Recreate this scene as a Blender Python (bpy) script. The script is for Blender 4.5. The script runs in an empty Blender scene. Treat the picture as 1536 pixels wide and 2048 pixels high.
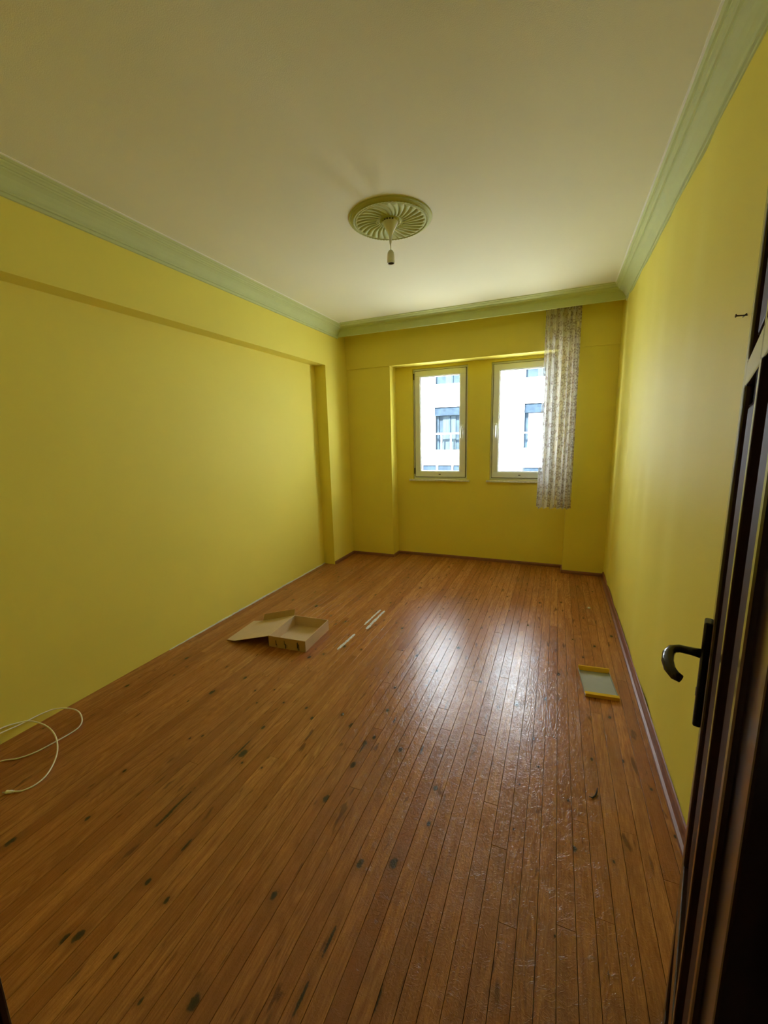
import bpy, bmesh, math, random
from mathutils import Vector, Matrix
random.seed(7)
C = bpy.context.scene.collection
sc = bpy.context.scene
PI = math.pi

# ------------------------------------------------------------------ camera
cd = bpy.data.cameras.new('camera'); cam = bpy.data.objects.new('camera', cd); C.objects.link(cam)
FPX = 819.834
cd.sensor_fit = 'HORIZONTAL'; cd.sensor_width = 36.0; cd.lens = 36.0 * FPX / 1536.0
cd.clip_start = 0.01; cd.clip_end = 200
yaw, pitch, roll = 0.4, -0.1805, -0.0257
CAMH = 1.4642
cy, sy, cp, sp = math.cos(yaw), math.sin(yaw), math.cos(pitch), math.sin(pitch)
fw = Vector((-sy*cp, cy*cp, sp)); rt = Vector((cy, sy, 0)); up = rt.cross(fw)
c_, s_ = math.cos(roll), math.sin(roll)
r2 = c_*rt + s_*up; u2 = -s_*rt + c_*up
M = Matrix((r2, u2, -fw)).transposed().to_4x4(); M.translation = Vector((0, 0, CAMH))
cam.matrix_world = M
sc.camera = cam

# ------------------------------------------------------------------ world, sun, exposure
w = bpy.data.worlds.new('world'); sc.world = w; w.use_nodes = True
bg = w.node_tree.nodes['Background']
bg.inputs[0].default_value = (0.80, 0.90, 1.0, 1); bg.inputs[1].default_value = 5.0   # bright hazy sky
sd = bpy.data.lights.new('sun', 'SUN'); sd.energy = 34.0; sd.angle = math.radians(2.0); sd.color = (1.0, 0.96, 0.93)
sun = bpy.data.objects.new('sun', sd); C.objects.link(sun)
sun.rotation_euler = Vector((0.20, 0.66, -0.72)).to_track_quat('-Z', 'Y').to_euler()
for xw in (-1.2775, -0.375):                                  # sampling portals in the two window openings
    pd = bpy.data.lights.new('window_portal', 'AREA'); pd.shape = 'RECTANGLE'; pd.size = 0.60; pd.size_y = 1.24
    pd.cycles.is_portal = True
    po = bpy.data.objects.new('window_portal', pd); C.objects.link(po)
    po.location = (xw, 4.885, 1.60); po.rotation_euler = (math.radians(-90), 0, 0)
sc.view_settings.view_transform = 'Standard'; sc.view_settings.look = 'None'
sc.view_settings.gamma = 1.0; sc.view_settings.use_curve_mapping = False
sc.view_settings.exposure = 0.88
sc.cycles.use_guiding = True; sc.cycles.use_surface_guiding = True
sc.cycles.max_bounces = 14; sc.cycles.diffuse_bounces = 10; sc.cycles.glossy_bounces = 5; sc.cycles.transparent_max_bounces = 16
sc.cycles.sample_clamp_indirect = 12.0; sc.cycles.caustics_reflective = False
sc.cycles.use_denoising = True

# ------------------------------------------------------------------ helpers
def new_mat(name):
    m = bpy.data.materials.new(name); m.use_nodes = True
    nt = m.node_tree; return m, nt, nt.nodes['Principled BSDF']
def N(nt, typ, **kw):
    n = nt.nodes.new(typ)
    for k, v in kw.items():
        if k.startswith('i_'): n.inputs[k[2:].replace('_', ' ')].default_value = v
        else: setattr(n, k, v)
    return n
def L(nt, a, b): nt.links.new(a, b)
def math_(nt, op, a, b=None, clamp=False):
    n = nt.nodes.new('ShaderNodeMath'); n.operation = op; n.use_clamp = clamp
    for i, v in enumerate((a, b)):
        if v is None: continue
        if isinstance(v, (int, float)): n.inputs[i].default_value = v
        else: nt.links.new(v, n.inputs[i])
    return n.outputs[0]
def mixc(nt, f, a, b, blend='MIX'):
    n = nt.nodes.new('ShaderNodeMix'); n.data_type = 'RGBA'; n.blend_type = blend
    for i, v in ((0, f), (6, a), (7, b)):
        if isinstance(v, (int, float)): n.inputs[i].default_value = v
        elif isinstance(v, tuple): n.inputs[i].default_value = (*v, 1) if len(v) == 3 else v
        else: nt.links.new(v, n.inputs[i])
    return n.outputs[2]
def ramp(nt, f, stops):
    n = nt.nodes.new('ShaderNodeValToRGB'); e = n.color_ramp.elements
    while len(e) < len(stops): e.new(0.5)
    for q, (p, c) in zip(e, stops):
        q.position = p; q.color = (c, c, c, 1) if isinstance(c, (int, float)) else (*c, 1)
    nt.links.new(f, n.inputs[0]); return n.outputs[0]
def plain(name, col, rough=0.5, var=0.08, scale=30, bump=0.0, bscale=200, metal=0.0, spec=0.5, stretch=(1, 1, 1)):
    m, nt, b = new_mat(name)
    tc = N(nt, 'ShaderNodeTexCoord'); mp = N(nt, 'ShaderNodeMapping'); mp.inputs['Scale'].default_value = stretch
    L(nt, tc.outputs['Object'], mp.inputs[0])
    no = N(nt, 'ShaderNodeTexNoise', i_Scale=scale, i_Detail=4.0); L(nt, mp.outputs[0], no.inputs['Vector'])
    c = mixc(nt, no.outputs['Fac'], tuple(x*(1-var) for x in col), tuple(min(1, x*(1+var)) for x in col))
    L(nt, c, b.inputs['Base Color']); b.inputs['Roughness'].default_value = rough; b.inputs['Metallic'].default_value = metal
    b.inputs['Specular IOR Level'].default_value = spec
    if bump:
        n2 = N(nt, 'ShaderNodeTexNoise', i_Scale=bscale, i_Detail=3.0); L(nt, mp.outputs[0], n2.inputs['Vector'])
        bp = N(nt, 'ShaderNodeBump', i_Strength=bump, i_Distance=0.002); L(nt, n2.outputs['Fac'], bp.inputs['Height'])
        L(nt, bp.outputs[0], b.inputs['Normal'])
    return m

def box(bm, x0, x1, y0, y1, z0, z1, mtx=None):
    vs = [bm.verts.new(v) for v in ((x0,y0,z0),(x1,y0,z0),(x1,y1,z0),(x0,y1,z0),(x0,y0,z1),(x1,y0,z1),(x1,y1,z1),(x0,y1,z1))]
    if mtx:
        for v in vs: v.co = mtx @ v.co
    for f in ((3,2,1,0),(4,5,6,7),(0,1,5,4),(1,2,6,5),(2,3,7,6),(3,0,4,7)): bm.faces.new([vs[i] for i in f])
    return vs
def chbox(bm, x0, x1, y0, y1, z0, z1, c):
    """box whose edges are bevelled by c"""
    b2 = bmesh.new(); box(b2, x0, x1, y0, y1, z0, z1)
    bmesh.ops.bevel(b2, geom=list(b2.edges), offset=c, segments=2, profile=0.5, affect='EDGES')
    me = bpy.data.meshes.new('tmp'); b2.to_mesh(me); b2.free(); bm.from_mesh(me); bpy.data.meshes.remove(me)
def tube(bm, pts, r, n=10, closed_ends=True, flat=1.0):
    pts = [Vector(p) for p in pts]; rings = []
    up0 = Vector((0, 0, 1)); prev = None
    for i, p in enumerate(pts):
        t = (pts[min(i+1, len(pts)-1)] - pts[max(i-1, 0)]).normalized()
        if prev is None:
            a = t.cross(up0)
            if a.length < 1e-3: a = t.cross(Vector((1, 0, 0)))
            a.normalize()
        else:
            a = prev - t*prev.dot(t); a.normalize()
        prev = a; b = t.cross(a)
        rr = r[i] if isinstance(r, (list, tuple)) else r
        rings.append([bm.verts.new(p + a*math.cos(2*PI*k/n)*rr + b*math.sin(2*PI*k/n)*rr*flat) for k in range(n)])
    for A, B in zip(rings, rings[1:]):
        for k in range(n): f = bm.faces.new((A[k], A[(k+1) % n], B[(k+1) % n], B[k])); f.smooth = True
    if closed_ends:
        bm.faces.new(rings[0][::-1]); bm.faces.new(rings[-1])
def lathe(bm, prof, n=32, cx=0, cy=0, smooth=True, cap=False):
    rings = [[bm.verts.new((cx + r*math.cos(2*PI*k/n), cy + r*math.sin(2*PI*k/n), z)) for k in range(n)] for r, z in prof]
    for A, B in zip(rings, rings[1:]):
        for k in range(n): f = bm.faces.new((A[k], A[(k+1) % n], B[(k+1) % n], B[k])); f.smooth = smooth
    if cap: bm.faces.new(rings[0]); bm.faces.new(rings[-1][::-1])
def sweep(bm, prof, a, b, out):
    """profile [(o, z)] swept from point a to b; o is measured along the vector out"""
    a = Vector(a); b = Vector(b); out = Vector(out); m = len(prof)
    A = [bm.verts.new(a + out*o + Vector((0, 0, z))) for o, z in prof]
    B = [bm.verts.new(b + out*o + Vector((0, 0, z))) for o, z in prof]
    for k in range(m-1): bm.faces.new((A[k], A[k+1], B[k+1], B[k]))
    bm.faces.new((A[-1], A[0], B[0], B[-1])); bm.faces.new(A[::-1]); bm.faces.new(B)
def obj(name, bm, mat, parent=None, loc=None, rotz=0, normals=True, **props):
    if normals: bmesh.ops.recalc_face_normals(bm, faces=list(bm.faces))
    me = bpy.data.meshes.new(name); bm.to_mesh(me); bm.free()
    me.materials.append(mat)
    o = bpy.data.objects.new(name, me); C.objects.link(o)
    if parent: o.parent = parent
    if loc: o.location = loc
    o.rotation_euler[2] = rotz
    for k, v in props.items(): o[k] = v
    return o
def thing(name, label=None, category=None, loc=(0, 0, 0), rotz=0, group=None, kind=None):
    o = bpy.data.objects.new(name, None); C.objects.link(o); o.empty_display_size = 0.1
    o.location = loc; o.rotation_euler = (0, 0, rotz)
    for k, v in (('label', label), ('category', category), ('group', group), ('kind', kind)):
        if v: o[k] = v
    return o
def B(): return bmesh.new()
def boxes(*bs):
    bm = B()
    for b in bs: box(bm, *b)
    return bm

# ------------------------------------------------------------------ room dimensions (metres)
XL, DN, XR = -2.367, 0.137, 0.494      # left pillar face, depth of the niche, right wall
YN, YB, RC = 4.064, 4.563, 0.182       # end of niche, face of back piers, depth of window recess
X1, X2, H = -1.813, 0.105, 2.70        # sides of window recess, ceiling
YF = 0.195                             # room face of the front wall
ZB = 2.251                             # underside of side beam
YR = YB + RC

# ------------------------------------------------------------------ materials of the shell
def wall_paint(name, col):
    m, nt, b = new_mat(name)
    tc = N(nt, 'ShaderNodeTexCoord')
    n1 = N(nt, 'ShaderNodeTexNoise', i_Scale=1.3, i_Detail=3.0); L(nt, tc.outputs['Object'], n1.inputs['Vector'])
    n2 = N(nt, 'ShaderNodeTexNoise', i_Scale=420.0, i_Detail=2.0); L(nt, tc.outputs['Object'], n2.inputs['Vector'])
    n3 = N(nt, 'ShaderNodeTexNoise', i_Scale=5.0, i_Detail=2.0); L(nt, tc.outputs['Object'], n3.inputs['Vector'])
    c = mixc(nt, n1.outputs['Fac'], tuple(x*0.95 for x in col), tuple(min(1, x*1.05) for x in col))
    L(nt, c, b.inputs['Base Color']); b.inputs['Roughness'].default_value = 0.60; b.inputs['Specular IOR Level'].default_value = 0.14
    h = math_(nt, 'ADD', math_(nt, 'MULTIPLY', n2.outputs['Fac'], 0.12), math_(nt, 'MULTIPLY', n3.outputs['Fac'], 1.5))
    bp = N(nt, 'ShaderNodeBump', i_Strength=0.5, i_Distance=0.003); L(nt, h, bp.inputs['Height']); L(nt, bp.outputs[0], b.inputs['Normal'])
    return m
M_wall = wall_paint('yellow_wall_paint', (0.80, 0.70, 0.125))
M_ceil = plain('off_white_ceiling_paint', (0.79, 0.77, 0.56), 0.9, 0.03, 2, 0.25, 260, spec=0.2)
M_green = plain('pale_green_plaster', (0.56, 0.61, 0.28), 0.7, 0.05, 14, 0.1, 120, spec=0.2)
M_rose = plain('olive_green_plaster', (0.47, 0.50, 0.17), 0.7, 0.05, 14, spec=0.3)
M_bead = plain('ceiling_bead_paint', (0.84, 0.82, 0.70), 0.7, 0.03, 10)
M_dark = plain('dark_subfloor', (0.03, 0.018, 0.01), 0.9)
M_hall = plain('hall_paint', (0.25, 0.21, 0.15), 0.9)
M_base = plain('red_brown_baseboard_varnish', (0.23, 0.085, 0.05), 0.42, 0.25, 25, 0.2, 60, stretch=(1, 0.1, 1))
M_pvc = plain('white_pvc', (0.80, 0.83, 0.84), 0.35, 0.03, 6)
M_pvcgrey = plain('dark_grey_seal', (0.10, 0.09, 0.08), 0.6)  # one dark grey for seals, window hinges, slots, socket bore and keyhole
M_steel = plain('hinge_steel', (0.5, 0.5, 0.48), 0.35, metal=0.9)
M_marble = plain('grey_veined_marble', (0.70, 0.68, 0.62), 0.3, 0.35, 45, 0.2, 120)
M_wood = plain('dark_brown_varnished_door', (0.050, 0.021, 0.011), 0.16, 0.35, 18, 0.04, 70, stretch=(1, 1, 0.06))
M_woodm = plain('dark_brown_matt_panel', (0.060, 0.024, 0.012), 0.6, 0.35, 18, 0.04, 70, spec=0.06, stretch=(1, 1, 0.06))
M_wood2 = plain('dark_brown_frame_varnish', (0.035, 0.014, 0.008), 0.3, 0.3, 18, 0.1, 70, stretch=(1, 1, 0.08))
M_bronze = plain('blackened_bronze', (0.035, 0.030, 0.025), 0.22, 0.2, 60, metal=0.7)

# ------------------------------------------------------------------ walls and ceiling
obj('wall_left', boxes((XL-DN-0.2, XL-DN, YF, YN, 0-0.03, H), (XL-DN-0.2, XL, YF, YN, ZB, H+0.02), (XL-DN-0.2, XL, YN, YB+0.2, -0.03, H+0.02)),
    M_wall, kind='structure', label='long yellow left wall recessed under a shallow beam, with a pillar at its far end')
# right wall with the slow vertical unevenness of hand-trowelled plaster
bm = B(); NY, NZ = 110, 8
def rwx(y, z):
    d = 0.0035*math.sin(y*7.3+0.4) + 0.0025*math.sin(y*12.1+1.0+0.3*z) + 0.0015*math.sin(y*21.0+0.5*z)
    d += 0.010*math.exp(-((y-4.17)/0.05)**2) - 0.004*math.exp(-((y-3.55)/0.12)**2)
    return XR + 0.003 - d*min(1, max(0, (y-0.8)/0.6))*0.8
g = [[bm.verts.new((rwx(YF+(YB+0.02-YF)*i/NY, H*j/NZ), YF+(YB+0.02-YF)*i/NY, -0.03+(H+0.04)*j/NZ)) for j in range(NZ+1)] for i in range(NY+1)]
for i in range(NY):
    for j in range(NZ): f = bm.faces.new((g[i][j], g[i][j+1], g[i+1][j+1], g[i+1][j])); f.smooth = True
box(bm, XR+0.025, XR+0.25, YF-0.2, YB+0.3, -0.03, H+0.02)
obj('wall_right', bm, M_wall, kind='structure', label='yellow right wall with uneven plaster', normals=False)
W1 = (-1.603, -0.952); W2 = (-0.700, -0.050); WZ0, WZ1 = 0.955, 2.232; YO = 4.90
ZS = 2.262
bm = boxes((X1-0.3, W1[0], YR, YO, -0.03, ZS+0.1), (W1[1], W2[0], YR, YO, -0.03, ZS+0.1), (W2[1], X2+0.3, YR, YO, -0.03, ZS+0.1),
           (W1[0], W1[1], YR, YO, -0.03, WZ0), (W2[0], W2[1], YR, YO, -0.03, WZ0),
           (W1[0], W1[1], YR, YO, WZ1, ZS+0.1), (W2[0], W2[1], YR, YO, WZ1, ZS+0.1),
           (XL-0.02, X1, YB, YO, -0.03, ZS+0.1), (X2, XR+0.03, YB, YO, -0.03, ZS+0.1), (XL-0.02, XR+0.03, YB-0.012, YO, ZS, H+0.02))
obj('wall_back', bm, M_wall, kind='structure', label='yellow window wall with a shallow recess between two piers')
DX0, DX1, DZ = -0.72, 0.125, 2.06
obj('wall_front', boxes((XL-0.3, DX0-0.03, -0.02, YF, -0.03, H), (DX1+0.03, XR+0.25, -0.02, YF, -0.03, H), (DX0-0.03, DX1+0.03, -0.02, YF, DZ+0.03, H), (XL-0.3, XR+0.25, -0.02, YF, H-0.001, H+0.1)),
    M_wall, kind='structure')
obj('wall_hall', boxes((-1.3, -1.2, -1.7, -0.02, -0.03, H), (0.9, 1.0, -1.7, -0.02, -0.03, H), (-1.3, 1.0, -1.8, -1.7, -0.03, H)), M_hall, kind='structure')
ceil = obj('ceiling', boxes((XL-0.35, XR+0.3, -0.02, YO, H, H+0.12), (-1.35, 1.05, -1.85, -0.02, H, H+0.12)), M_ceil, kind='structure', label='off-white ceiling')

# cornices and pelmet
corn = [(0, -0.124), (0.014, -0.124), (0.016, -0.117), (0.010, -0.114), (0.012, -0.109), (0.021, -0.107), (0.022, -0.100), (0.017, -0.097),
        (0.024, -0.088), (0.034, -0.070), (0.047, -0.052), (0.062, -0.040), (0.070, -0.036), (0.071, -0.030), (0.079, -0.029), (0.085, -0.022),
        (0.094, -0.018), (0.096, -0.013), (0.105, -0.012), (0.112, -0.006), (0.113, 0.001), (0, 0.001)]
YP = 4.345
def cornice(name, a, b, out, label):
    bm = B(); sweep(bm, corn, a, b, out)
    o = obj(name, bm, M_green, kind='structure', label=label)
    bm = B(); sweep(bm, [(0.112, -0.004), (0.120, -0.003), (0.121, 0.001), (0.112, 0.001)], a, b, out); obj('plaster_bead', bm, M_bead, o)
cornice('trim_1', (XL, YF, H), (XL, YP+0.01, H), (1, 0, 0), 'pale green stepped cornice along the left wall')
cornice('trim_2', (XR+0.01, YF, H), (XR+0.01, YP+0.01, H), (-1, 0, 0), 'pale green stepped cornice along the right wall')
pel = [(0, -0.112), (0.005, -0.112), (0.007, -0.048), (0.013, -0.043), (0.014, -0.036), (0.030, -0.027), (0.055, -0.022), (0.057, -0.017), (0.080, -0.015),
       (0.100, -0.010), (0.102, -0.007), (0.128, -0.006), (0.134, 0.001), (-0.016, 0.001), (-0.016, -0.112)]
bm = B(); sweep(bm, pel, (XL-0.002, YP, H), (XR+0.02, YP, H), (0, -1, 0))
obj('trim_3', bm, M_green, kind='structure', label='pale green curtain pelmet across the room in front of the window wall')
# baseboards
bb = [(0, 0), (0.016, 0), (0.017, 0.010), (0.013, 0.022), (0.011, 0.042), (0.006, 0.050), (0, 0.052)]
bm = B(); sweep(bm, bb, (XR, YF, 0), (XR, YB, 0), (-1, 0, 0)); sweep(bm, [(0.014, 0), (0.028, 0), (0.026, 0.008), (0.014, 0.014)], (XR, YF, 0), (XR, YB, 0), (-1, 0, 0))
obj('baseboard_right', bm, M_base, kind='structure')
bb2 = [(0, 0), (0.013, 0), (0.012, 0.022), (0.006, 0.032), (0, 0.033)]
bm = B()
sweep(bm, bb2, (XL, YB, 0), (X1+0.012, YB, 0), (0, -1, 0)); sweep(bm, bb2, (X1, YR, 0), (X2, YR, 0), (0, -1, 0)); sweep(bm, bb2, (X2-0.012, YB, 0), (XR, YB, 0), (0, -1, 0))
sweep(bm, bb2, (X1, YB-0.012, 0), (X1, YR, 0), (1, 0, 0)); sweep(bm, bb2, (X2, YB-0.012, 0), (X2, YR, 0), (-1, 0, 0))
obj('baseboard_back', bm, M_base, kind='structure')
bm = B(); sweep(bm, bb2, (XL, YN+0.01, 0), (XL, YB, 0), (1, 0, 0)); obj('baseboard_left', bm, M_base, kind='structure')
M_plast = plain('bare_plaster', (0.62, 0.60, 0.50), 0.9, 0.2, 60, 0.4, 150)
bm = B(); pr = None
random.seed(3)
for i in range(61):
    y = 1.9 + (YN-1.9)*i/60; hh = 0.004 + 0.010*random.random()*math.sin(PI*min(1, i/18)*0.5) ; dd = 0.003+0.004*random.random()
    q = [bm.verts.new(v) for v in ((XL-DN-0.001, y, hh), (XL-DN+dd, y, hh*0.6), (XL-DN+dd+0.002, y, 0), (XL-DN-0.001, y, 0))]
    if pr:
        for k in range(3): bm.faces.new((pr[k], pr[k+1], q[k+1], q[k]))
    pr = q
obj('plaster_edge', bm, M_plast, bpy.data.objects['wall_left'], label='bare grey plaster line where the wall meets the floor')

# ------------------------------------------------------------------ plank floor
KNOTS=[(-1.836,0.641,0.013),(-1.272,0.545,0.012),(-1.302,0.526,0.010),(-1.216,0.733,0.008),(-0.822,0.564,0.013),(-1.105,0.715,0.007),(-1.660,0.811,0.007),(-0.815,1.232,0.009),(-0.788,0.856,0.009),(-0.569,1.050,0.010),(-0.461,1.095,0.013),(-2.376,1.491,0.009),(-1.951,1.873,0.007),(-1.743,1.815,0.009),(-1.594,1.730,0.005),(-1.490,1.777,0.004),(-1.508,1.640,0.005),(-1.365,1.696,0.005),(-1.340,1.490,0.008),(-1.314,1.310,0.016),(-1.638,1.292,0.005),(-1.591,1.329,0.005),(-1.751,1.029,0.006),(-1.278,1.262,0.005),(-2.291,1.860,0.009),(-2.198,1.680,0.004),(-1.827,1.626,0.012),(-1.497,2.164,0.010),(-1.514,2.274,0.004),(-1.475,2.342,0.004),(-1.427,2.235,0.006),(-1.340,2.377,0.011),(-1.207,2.380,0.007),(-0.932,2.467,0.005),(-0.919,2.181,0.005),(-0.826,2.048,0.007),(-0.972,2.014,0.004),(-0.788,1.842,0.009),(-1.217,1.701,0.007),(-1.141,1.641,0.008),(-1.003,1.726,0.009),(-0.918,1.664,0.013),(-0.799,1.579,0.011),(-0.773,1.629,0.009),(-0.639,1.697,0.003),(-0.623,1.601,0.010),(-0.792,1.437,0.012),(-0.815,1.235,0.012),(-0.409,1.451,0.009),(-0.362,2.284,0.008),(-0.574,2.636,0.011),(-0.641,2.308,0.009),(-0.813,2.437,0.012),(-0.389,1.283,0.007),(-0.617,1.906,0.005),(-2.387,3.744,0.009),(-1.916,2.931,0.013),(-2.200,2.980,0.008),(-1.520,2.739,0.011),(-1.574,2.674,0.008),(-1.692,2.796,0.008),(-1.048,2.786,0.010),(-1.680,3.264,0.005),(-1.623,3.197,0.005),(-1.520,3.343,0.007),(-2.113,3.209,0.007),(-1.422,3.036,0.005),(-1.267,2.767,0.006),(-1.318,3.217,0.006),(-1.050,3.204,0.005),(-1.604,2.887,0.004),(-1.123,2.855,0.005),(-1.507,4.189,0.005),(-1.686,3.652,0.005),(-1.210,3.793,0.005),(-0.875,3.753,0.005),(-1.071,4.382,0.008),(-0.894,3.508,0.005),(-0.842,3.243,0.005),(-0.841,3.129,0.005),(-0.754,3.413,0.005),(-0.614,3.547,0.006),(-0.661,2.741,0.005),(-0.599,3.109,0.005),(-1.320,3.474,0.005),(-1.392,3.905,0.005),(-2.066,3.917,0.006),(-2.109,3.687,0.007),(-0.894,4.296,0.005),(-1.057,4.525,0.005),(-2.428,3.185,0.007),(-0.148,3.161,0.008),(-0.080,3.648,0.007),(0.092,3.717,0.006),(0.255,3.437,0.005),(0.220,2.795,0.006),(0.301,2.976,0.009),(0.425,3.177,0.009),(0.067,2.528,0.012),(0.008,2.244,0.013),(-0.311,3.392,0.005),(-0.361,3.699,0.005),(-0.215,3.920,0.005),(0.364,4.076,0.005),(-0.140,2.140,0.011),(-0.043,1.898,0.007),(-0.013,1.725,0.005),(0.210,1.856,0.006),(0.337,1.893,0.007),(0.316,2.199,0.007),(0.122,1.380,0.008),(-0.082,1.596,0.003),(-0.086,1.377,0.003),(0.464,1.561,0.005),(0.425,1.766,0.005),(0.106,1.586,0.005)]
STREAKS=[(-1.373,0.977,0.130),(-1.197,0.875,0.039),(-1.117,0.554,0.014),(-0.958,0.514,0.014),(-0.562,0.677,0.051),(-0.556,0.817,0.057),(-0.372,0.752,0.049),(-0.562,1.111,0.100),(-1.369,0.936,0.065),(-1.369,1.078,0.064),(-1.340,1.326,0.097),(-0.798,1.548,0.050),(-0.528,1.636,0.040),(-0.724,1.782,0.028),(-0.550,1.737,0.045)]
JOINTS=[(-0.587,2.990),(-0.248,2.376),(0.191,3.118),(0.077,3.181),(0.405,2.585),(-0.084,2.539),(0.307,1.516),(0.131,1.501),(-1.364,2.033),(-0.462,1.809),(-1.461,1.868),(-1.474,1.180),(-0.073,1.050),(0.085,1.107),(0.201,1.171),(-0.131,1.287)]
def floor_mat():
    m, nt, b = new_mat('varnished_pine_boards')
    geo = N(nt, 'ShaderNodeNewGeometry'); oi = N(nt, 'ShaderNodeObjectInfo'); rnd = oi.outputs['Random']
    pos = geo.outputs['Position']
    sep = N(nt, 'ShaderNodeSeparateXYZ'); L(nt, pos, sep.inputs[0])
    # knots: per-board positions carried by the boards themselves
    wob = N(nt, 'ShaderNodeTexNoise', i_Scale=70.0, i_Detail=2.0); L(nt, pos, wob.inputs['Vector'])
    wv = math_(nt, 'MULTIPLY', math_(nt, 'SUBTRACT', wob.outputs['Fac'], 0.5), 0.9)
    dist = None; field = None
    for k in range(4):
        at = N(nt, 'ShaderNodeAttribute', attribute_type='OBJECT', attribute_name='knot_%d' % k)
        s2 = N(nt, 'ShaderNodeSeparateXYZ'); L(nt, at.outputs['Vector'], s2.inputs[0])
        dx = math_(nt, 'SUBTRACT', sep.outputs[0], s2.outputs[0]); dy = math_(nt, 'MULTIPLY', math_(nt, 'SUBTRACT', sep.outputs[1], s2.outputs[1]), 0.62)
        d = math_(nt, 'SQRT', math_(nt, 'ADD', math_(nt, 'MULTIPLY', dx, dx), math_(nt, 'MULTIPLY', dy, dy)))
        dn = math_(nt, 'ADD', math_(nt, 'DIVIDE', d, math_(nt, 'MULTIPLY', s2.outputs[2], 1.12)), wv)
        dist = dn if dist is None else math_(nt, 'MINIMUM', dist, dn)
    for k in range(2):
        at = N(nt, 'ShaderNodeAttribute', attribute_type='OBJECT', attribute_name='streak_%d' % k)
        s2 = N(nt, 'ShaderNodeSeparateXYZ'); L(nt, at.outputs['Vector'], s2.inputs[0])
        dx = math_(nt, 'DIVIDE', math_(nt, 'SUBTRACT', sep.outputs[0], s2.outputs[0]), 0.0060)
        dy = math_(nt, 'DIVIDE', math_(nt, 'SUBTRACT', sep.outputs[1], s2.outputs[1]), s2.outputs[2])
        d = math_(nt, 'SQRT', math_(nt, 'ADD', math_(nt, 'MULTIPLY', dx, dx), math_(nt, 'MULTIPLY', dy, dy)))
        dist = math_(nt, 'MINIMUM', dist, math_(nt, 'ADD', d, math_(nt, 'ADD', wv, 0.15)))
    knot = ramp(nt, dist, [(0.0, 1.0), (0.72, 0.85), (1.0, 0.0)])
    halo = ramp(nt, math_(nt, 'DIVIDE', dist, 3.0), [(0.25, 1.0), (1.0, 0.0)])
    # grain coordinates: stretched along the board, shifted per board
    off = N(nt, 'ShaderNodeCombineXYZ'); L(nt, math_(nt, 'MULTIPLY', rnd, 37.0), off.inputs[0]); L(nt, math_(nt, 'MULTIPLY', rnd, 91.0), off.inputs[1]); L(nt, math_(nt, 'MULTIPLY', rnd, 13.0), off.inputs[2])
    add = N(nt, 'ShaderNodeVectorMath', operation='ADD'); L(nt, pos, add.inputs[0]); L(nt, off.outputs[0], add.inputs[1])
    mp = N(nt, 'ShaderNodeMapping'); mp.inputs['Scale'].default_value = (1.0, 0.07, 1.0); L(nt, add.outputs[0], mp.inputs[0])
    fine = N(nt, 'ShaderNodeTexNoise', i_Scale=240.0, i_Detail=5.0, i_Roughness=0.65); L(nt, mp.outputs[0], fine.inputs['Vector'])
    mid = N(nt, 'ShaderNodeTexNoise', i_Scale=42.0, i_Detail=3.0, i_Distortion=0.6); L(nt, mp.outputs[0], mid.inputs['Vector'])
    mp2 = N(nt, 'ShaderNodeMapping'); mp2.inputs['Scale'].default_value = (1.0, 0.16, 1.0); L(nt, add.outputs[0], mp2.inputs[0])
    rings = N(nt, 'ShaderNodeTexNoise', i_Scale=9.0, i_Detail=1.0, i_Distortion=0.4); L(nt, mp2.outputs[0], rings.inputs['Vector'])
    rr = math_(nt, 'SINE', math_(nt, 'MULTIPLY', rings.outputs['Fac'], 130.0))
    ringv = math_(nt, 'MULTIPLY', math_(nt, 'ADD', rr, 1.0), 0.5)
    ringon = ramp(nt, math_(nt, 'FRACT', math_(nt, 'MULTIPLY', rnd, 7.31)), [(0.35, 0.12), (0.8, 0.6)])
    base = ramp(nt, rnd, [(0.0, (0.36, 0.122, 0.035)), (0.12, (0.44, 0.165, 0.045)), (0.35, (0.52, 0.210, 0.060)), (0.6, (0.47, 0.178, 0.050)), (0.85, (0.58, 0.245, 0.072)), (1.0, (0.49, 0.185, 0.056))])
    c = mixc(nt, math_(nt, 'MULTIPLY', ramp(nt, mid.outputs['Fac'], [(0.38, 0.0), (0.64, 1.0)]), 0.55), base, (0.27, 0.090, 0.026))
    c = mixc(nt, math_(nt, 'MULTIPLY', ramp(nt, fine.outputs['Fac'], [(0.42, 0.0), (0.66, 1.0)]), 0.60), c, (0.22, 0.070, 0.020))
    c = mixc(nt, math_(nt, 'MULTIPLY', math_(nt, 'MULTIPLY', ringv, ringon), 0.60), c, (0.20, 0.062, 0.020))
    # small dark pin streaks scattered along the grain
    mp3 = N(nt, 'ShaderNodeMapping'); mp3.inputs['Scale'].default_value = (1.0, 0.22, 1.0); L(nt, add.outputs[0], mp3.inputs[0])
    pin = N(nt, 'ShaderNodeTexNoise', i_Scale=34.0, i_Detail=2.0, i_Distortion=0.3); L(nt, mp3.outputs[0], pin.inputs['Vector'])
    c = mixc(nt, math_(nt, 'MULTIPLY', ramp(nt, pin.outputs['Fac'], [(0.66, 0.0), (0.74, 1.0)]), 0.75), c, (0.10, 0.030, 0.012))
    # a grey tired patch here and there
    old = N(nt, 'ShaderNodeTexNoise', i_Scale=1.6, i_Detail=4.0); L(nt, pos, old.inputs['Vector'])
    c = mixc(nt, math_(nt, 'MULTIPLY', ramp(nt, old.outputs['Fac'], [(0.45, 0.0), (0.7, 1.0)]), 0.22), c, (0.22, 0.125, 0.075))
    c = mixc(nt, math_(nt, 'MULTIPLY', halo, 0.6), c, (0.20, 0.070, 0.025))
    c = mixc(nt, knot, c, (0.040, 0.026, 0.016))
    L(nt, c, b.inputs['Base Color'])
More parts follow.
